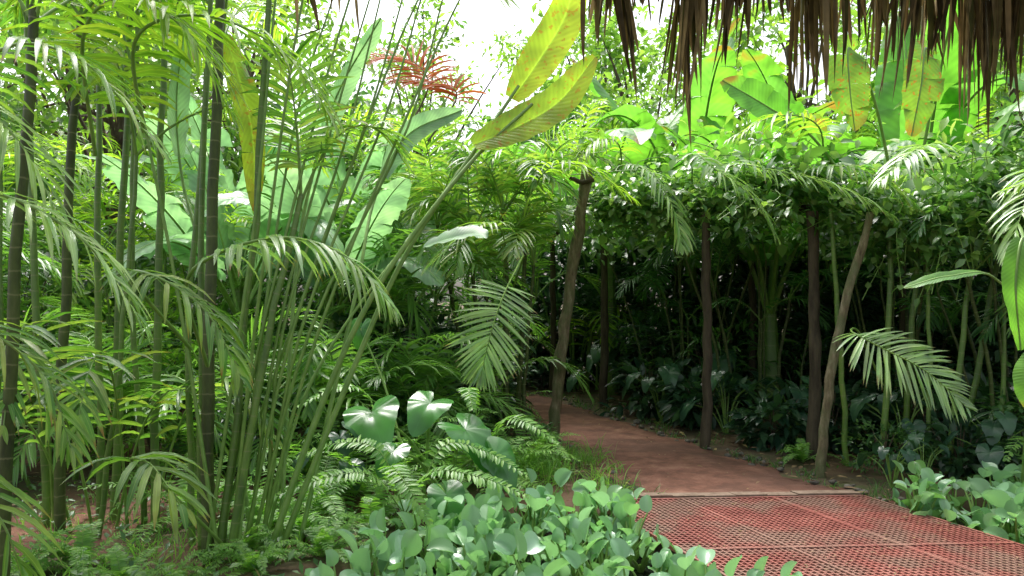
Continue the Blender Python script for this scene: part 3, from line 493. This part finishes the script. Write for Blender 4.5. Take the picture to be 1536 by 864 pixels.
obj('banana_plant',mb.mesh('banana_plant_spotted',[M_ban,M_pet,M_spot]))
mb=MB()
for q,W,mm in [(((2.9,4.0,-.2),(2.85,3.9,1.2),(2.65,3.8,1.9),(2.52,3.7,1.7),(2.54,3.7,1.35)),.14,0),(((2.9,4.0,-.2),(2.95,3.9,.9),(2.75,3.75,1.35),(2.54,3.6,1.25),(2.47,3.55,1.08)),.17,3),(((4.1,6,-.2),(3.9,5.6,1.3),(3.4,5.2,1.75),(2.95,5.0,1.76),(2.65,5.0,1.68)),.11,0)]:
    P=curve(q,36);tube(mb,P,np.linspace(.012,.005,36),6,1);bigleaf(mb,P[20:],(0,-.5,.85),W,mat=mm,rng=rng,edge=.2)
obj('heliconia_plant',mb.mesh('heliconia_plant_edge',[M_ban,M_pet,M_banh,M_ban]))
mb=MB()
for x,y,z,s,nx_,ty in [(-1.08,5.7,.74,.36,(-.2,-.35,.9),(.3,-.7,-.4)),(-.65,5.9,.78,.30,(.1,-.35,.9),(-.3,-.7,-.5)),(-.35,5.6,.62,.33,(.25,-.4,.9),(.6,-.5,-.5)),(-.12,5.45,.46,.28,(.4,-.5,.7),(.6,-.4,-.7)),(-.85,5.3,.52,.20,(0,-.4,.9),(-.3,-.8,-.3)),(-.45,5.1,.26,.22,(.1,-.6,.8),(.2,-.3,-.8)),(-1.35,6.6,1.35,.18,(-.2,-.9,.4),(-.1,0,-1))]:
    heart(mb,(x,y,z),nx_,ty,s,0,rng);b=A([-.7+rng.normal(0,.1),5.9+rng.normal(0,.1),-.05]);tube(mb,curve([b,(b+A([x,y,z]))/2+A([0,.08,.12]),(x,y,z-.004)],10),np.linspace(.016,.008,10),6,1)
obj('elephant_ear_plant',mb.mesh('elephant_ear_plant',[M_ear,M_pet]))
def ears(seed,mat):
    rg=np.random.default_rng(seed);mb=MB()
    for i in range(9):
        a=rg.random()*6.3;r=rg.uniform(.15,.5);c=A([math.cos(a)*r,math.sin(a)*r,rg.uniform(.3,.8)]);heart(mb,c,(math.cos(a)*.6,math.sin(a)*.6,.8),(math.cos(a),math.sin(a),-.8),rg.uniform(.13,.22),0,rg);tube(mb,curve([(0,0,-.05),c*A([.4,.4,.7]),c],8),np.linspace(.010,.005,8),5,1)
    return mb.mesh('taro_plant',[mat,M_pet])
M_eard=leafmat('taro_leaf_dark',[(.02,.06,.03),(.035,.09,.035)],.2,2,.28,radial=True,spec=.5)
TA=[ears(1,M_eard),ears(2,M_ear)]
for x,y,i,s in [(3.25,6.35,0,.6),(3.6,6.5,0,.6),(2.6,9.0,0,1),(2.0,9.9,0,1.1),(3.2,8.4,0,1),(1.5,11.8,0,1.2),(4.3,6.6,0,.8),(3.9,7.4,0,1),(-1.5,6.2,0,.8),(2.9,10.4,0,1.3)]:
    put('taro_plant',TA[i],x,y,s=s)
mb=MB();rf=np.random.default_rng(3)
for pts in [[(-.75,5.2,.1),(-.95,5.0,.42),(-1.25,4.9,.42),(-1.65,4.8,.28)],[(-.75,5.2,.1),(-.55,4.95,.45),(-.2,4.85,.44),(.1,4.8,.33)],[(-.75,5.2,.1),(-.8,4.9,.5),(-.65,4.6,.45),(-.5,4.5,.25)],[(-.75,5.2,.1),(-.9,5.1,.55),(-1.2,5.2,.6),(-1.5,5.2,.5)],[(-.7,5.2,.1),(-.5,5.3,.55),(-.2,5.4,.5),(.1,5.3,.35)],[(-.2,6.2,.1),(-.1,6.0,.6),(.1,5.8,.65),(.35,5.7,.5)],[(-.2,6.2,.1),(-.3,6.1,.7),(-.35,5.9,.9),(-.3,5.7,.75)],[(-1.0,6.0,.1),(-1.1,5.8,.8),(-1.3,5.6,.95),(-1.6,5.5,.8)]]:
    frond(mb,curve(pts,16),(0,-.3,.95),.15,36,.10,.024,.4,0,1,.005,rf,a0=5,a1=30,lift=.05,nseg=3,prof=strap)
obj('boston_fern',mb.mesh('boston_fern_hero',[M_fern,M_pet]))
for x,y,i,s in [(-1.2,6.1,2,1),(-1.0,6.6,2,1.1),(-.5,6.5,2,1.1),(-2.3,5.4,2,.8),(-2.9,6.9,2,1.1),(-1.5,5.2,1,.9),(-2.6,4.5,1,.7),(-2.2,4.2,1,.6),(-1.9,4.15,0,.5),(-1.5,4.3,1,.6),(.1,6.9,2,.9),(-.2,6.3,2,.9),(4.6,6.3,2,1),(5.0,6.0,0,1.2),(2.9,7.4,0,.6),(-2.7,7.2,2,1.2),(-3.3,4.0,1,.7),(-1.2,7.4,2,1.3),(.35,7.8,0,.7),(-.3,9.6,2,1),(-1.2,4.7,1,.7),(-1.7,4.7,1,.7),(-2.9,4.4,0,.6),(-1.5,5.7,2,.9),(-1.0,5.3,0,.8),(-1.8,5.3,0,.9),(-1.6,6.4,2,1.1)]:
    put('boston_fern',FE[i],x,y,s=s)
def hyac(name,area,n,seed):
    rg=np.random.default_rng(seed);mb=MB();cnt=0;B=[];D=[];UP=[];LL=[]
    while cnt<n:
        x=rg.uniform(area[0],area[1]);y=rg.uniform(area[2],area[3])
        if pond(A([x]),A([y]))[0]<.35: continue
        p=A([x,y,0])-gO;b_=p[1]/gu[1];a_=x-gO[0]-gu[0]*b_
        if a_>a0-.02 and a_<a1+.05 and y<5.85: continue
        cnt+=1;sc_=rg.uniform(.75,1.25)
        for j in range(rg.integers(4,8)):
            a=rg.random()*6.3;hgt=rg.uniform(.08,.34)*sc_;out=rg.uniform(.04,.16);o_=A([math.cos(a),math.sin(a),0])
            b0_=A([x,y,-.17]);tp=b0_+o_*out+A([0,0,hgt])
            tube(mb,A([b0_,b0_+o_*out*.3+A([0,0,hgt*.4]),b0_+o_*out*.7+A([0,0,hgt*.8]),tp]),A([.012,.014,.007,.005]),5,1)
            B.append(tp);D.append(o_*rg.uniform(.0,.8)+A([0,0,rg.uniform(.3,1.3)])+rg.normal(0,.25,3));UP.append(-o_*.8+A([0,0,.6])+rg.normal(0,.3,3));LL.append(rg.uniform(.07,.15)*sc_)
    LL=A(LL);leaves(mb,A(B),A(D),A(UP),LL,LL*rg.uniform(.75,1.0,len(LL)),.6,roundp,7,.6,0,5)
    return obj(name,mb.mesh(name,[M_hya,M_pet]))
hyac('water_hyacinth',(-1.6,2.2,3.7,5.8),115,1);hyac('water_hyacinth',(2.9,5.6,4.4,6.6),120,2)
def tuft(name,pts,seed,L=.3,mat=M_fern,per=24,W=.007):
    rg=np.random.default_rng(seed);mb=MB()
    for x,y,s in pts:
        n=per;b=np.stack([x+rg.normal(0,.09*s,n),y+rg.normal(0,.09*s,n),np.zeros(n)],1);b[:,2]=gh(b[:,0],b[:,1])
        leaves(mb,b,rg.normal(0,.35,(n,3))*A([1,1,0])+A([0,0,1]),rg.normal(0,1,(n,3)),L*s*rg.uniform(.5,1.2,n),W,.9,strap,4,.2,0)
    obj(name,mb.mesh(name,[mat]))
g=[(x,y,s) for x,y,s in zip(R.uniform(.1,.95,34),R.uniform(5.9,7.6,34),R.uniform(.5,1.2,34)) if x<1.75-(y-5.6)*.42]
tuft('grass',g,1);g=[(PATH[i,0]+sg*(PW[i]+R.uniform(.0,.3)),PATH[i,1],R.uniform(.3,.8)) for i in range(6,50,2) for sg in (-1,1)];tuft('grass',g,2,.22,M_shr)
g=[(R.uniform(-4,-1.2),R.uniform(3.7,7),R.uniform(.4,1)) for _ in range(60)];tuft('grass',g,3,.25)
mb=MB();n=1500;x=R.uniform(-4.5,-.9,n);y=R.uniform(3.6,6.3,n);z=gh(x,y)+R.uniform(.02,.16,n);leaves(mb,np.stack([x,y,z],1),R.normal(0,1,(n,3))*A([1,1,.3]),A([0,0,1])+R.normal(0,.3,(n,3)),R.uniform(.03,.09,n),R.uniform(.015,.04,n),.5,ovate,2,.2,0);obj('ground_cover',mb.mesh('ground_cover',[M_shr]))
mb=MB();n=3200;x=R.uniform(-5,6,n);y=R.uniform(3.4,13,n);k_=pond(x,y)<.1;x=x[k_];y=y[k_];kk=(pdist(x,y,PATH)>.65)|(R.random(len(x))<.35);x=x[kk];y=y[kk];n=len(x)
s_=np.where(pdist(x,y,PATH)<.65,.55,1.);leaves(mb,np.stack([x,y,gh(x,y)+.05],1),R.normal(0,1,(n,3))*A([1,1,.12]),A([0,0,1])+R.normal(0,.25,(n,3)),R.uniform(.04,.13,n)*s_,R.uniform(.015,.045,n)*s_,.1,ovate,3,.3,0)
n=260;a=R.uniform(a0,a1,n);b=R.uniform(0,2,n);p=gO+gv*a[:,None]+gu*b[:,None]+A([0,0,.026]);leaves(mb,p,R.normal(0,1,(n,3))*A([1,1,.03]),A([0,0,1.]),R.uniform(.01,.045,n),R.uniform(.005,.014,n),0,ovate,3,.2,0)
obj('leaf_litter',mb.mesh('leaf_litter',[M_lit]))
M_st=solid('stone',[(.3,(.06,.055,.045)),(.7,(.19,.17,.14))],9,.85,.5)
mb=MB()
for i in range(190):
    k_=R.integers(4,56);sg=R.choice([-1,1]);w=PW[k_]+R.uniform(-.08,.28);x=PATH[k_,0]+sg*w;y=PATH[k_,1]+R.uniform(-.1,.1);s=R.uniform(.008,.036)
    th_=np.linspace(0,2*np.pi,8);ph=np.linspace(-1.5,1.5,5);V=A([[math.cos(p_)*math.cos(t_)*s*1.3,math.cos(p_)*math.sin(t_)*s,math.sin(p_)*s*.7] for p_ in ph for t_ in th_])*R.uniform(.8,1.2,(40,1))+A([x,y,.012])
    kk,cc=np.meshgrid(np.arange(4),np.arange(7),indexing='ij');q=(kk*8+cc).ravel();mb.add(V,np.stack([q,q+1,q+9,q+8],1),V[:,:2].copy())
obj('path_stones',mb.mesh('path_stones',[M_st]))
# ------------------------------------------------------------------ light
w=bpy.data.worlds.new('World');sc.world=w;w.use_nodes=True;nt=w.node_tree;nt.nodes.clear()
sk=N_(nt,'ShaderNodeTexSky');sk.sky_type='NISHITA';sk.sun_disc=False;el=math.radians(62);az=math.radians(-20)
sk.sun_elevation=el;sk.sun_rotation=az;sk.dust_density=6;sk.air_density=1
hs=N_(nt,'ShaderNodeHueSaturation');hs.inputs['Saturation'].default_value=.4;hs.inputs['Value'].default_value=2.4;nt.links.new(sk.outputs[0],hs.inputs['Color'])
bg=N_(nt,'ShaderNodeBackground');bg.inputs[1].default_value=.15;nt.links.new(hs.outputs[0],bg.inputs[0]);wo=N_(nt,'ShaderNodeOutputWorld');nt.links.new(bg.outputs[0],wo.inputs[0])
sl=bpy.data.lights.new('sun','SUN');sl.energy=3.8;sl.angle=math.radians(25);sl.color=(1,.98,.94);so=bpy.data.objects.new('sun',sl);sc.collection.objects.link(so)
dv=Vector((math.sin(az)*math.cos(el),math.cos(az)*math.cos(el),math.sin(el)));so.rotation_euler=dv.to_track_quat('Z','Y').to_euler();so.location=(0,0,20)
cam=bpy.data.cameras.new('camera');cam.lens=26;cam.sensor_width=36;cam.clip_end=2000;cam.clip_start=.05;co=bpy.data.objects.new('camera',cam);sc.collection.objects.link(co)
co.location=(0,0,1.6);co.rotation_euler=(math.radians(90.93),0,0);sc.camera=co
sc.view_settings.view_transform='Standard';sc.view_settings.look='None';sc.view_settings.exposure=0;sc.view_settings.gamma=1
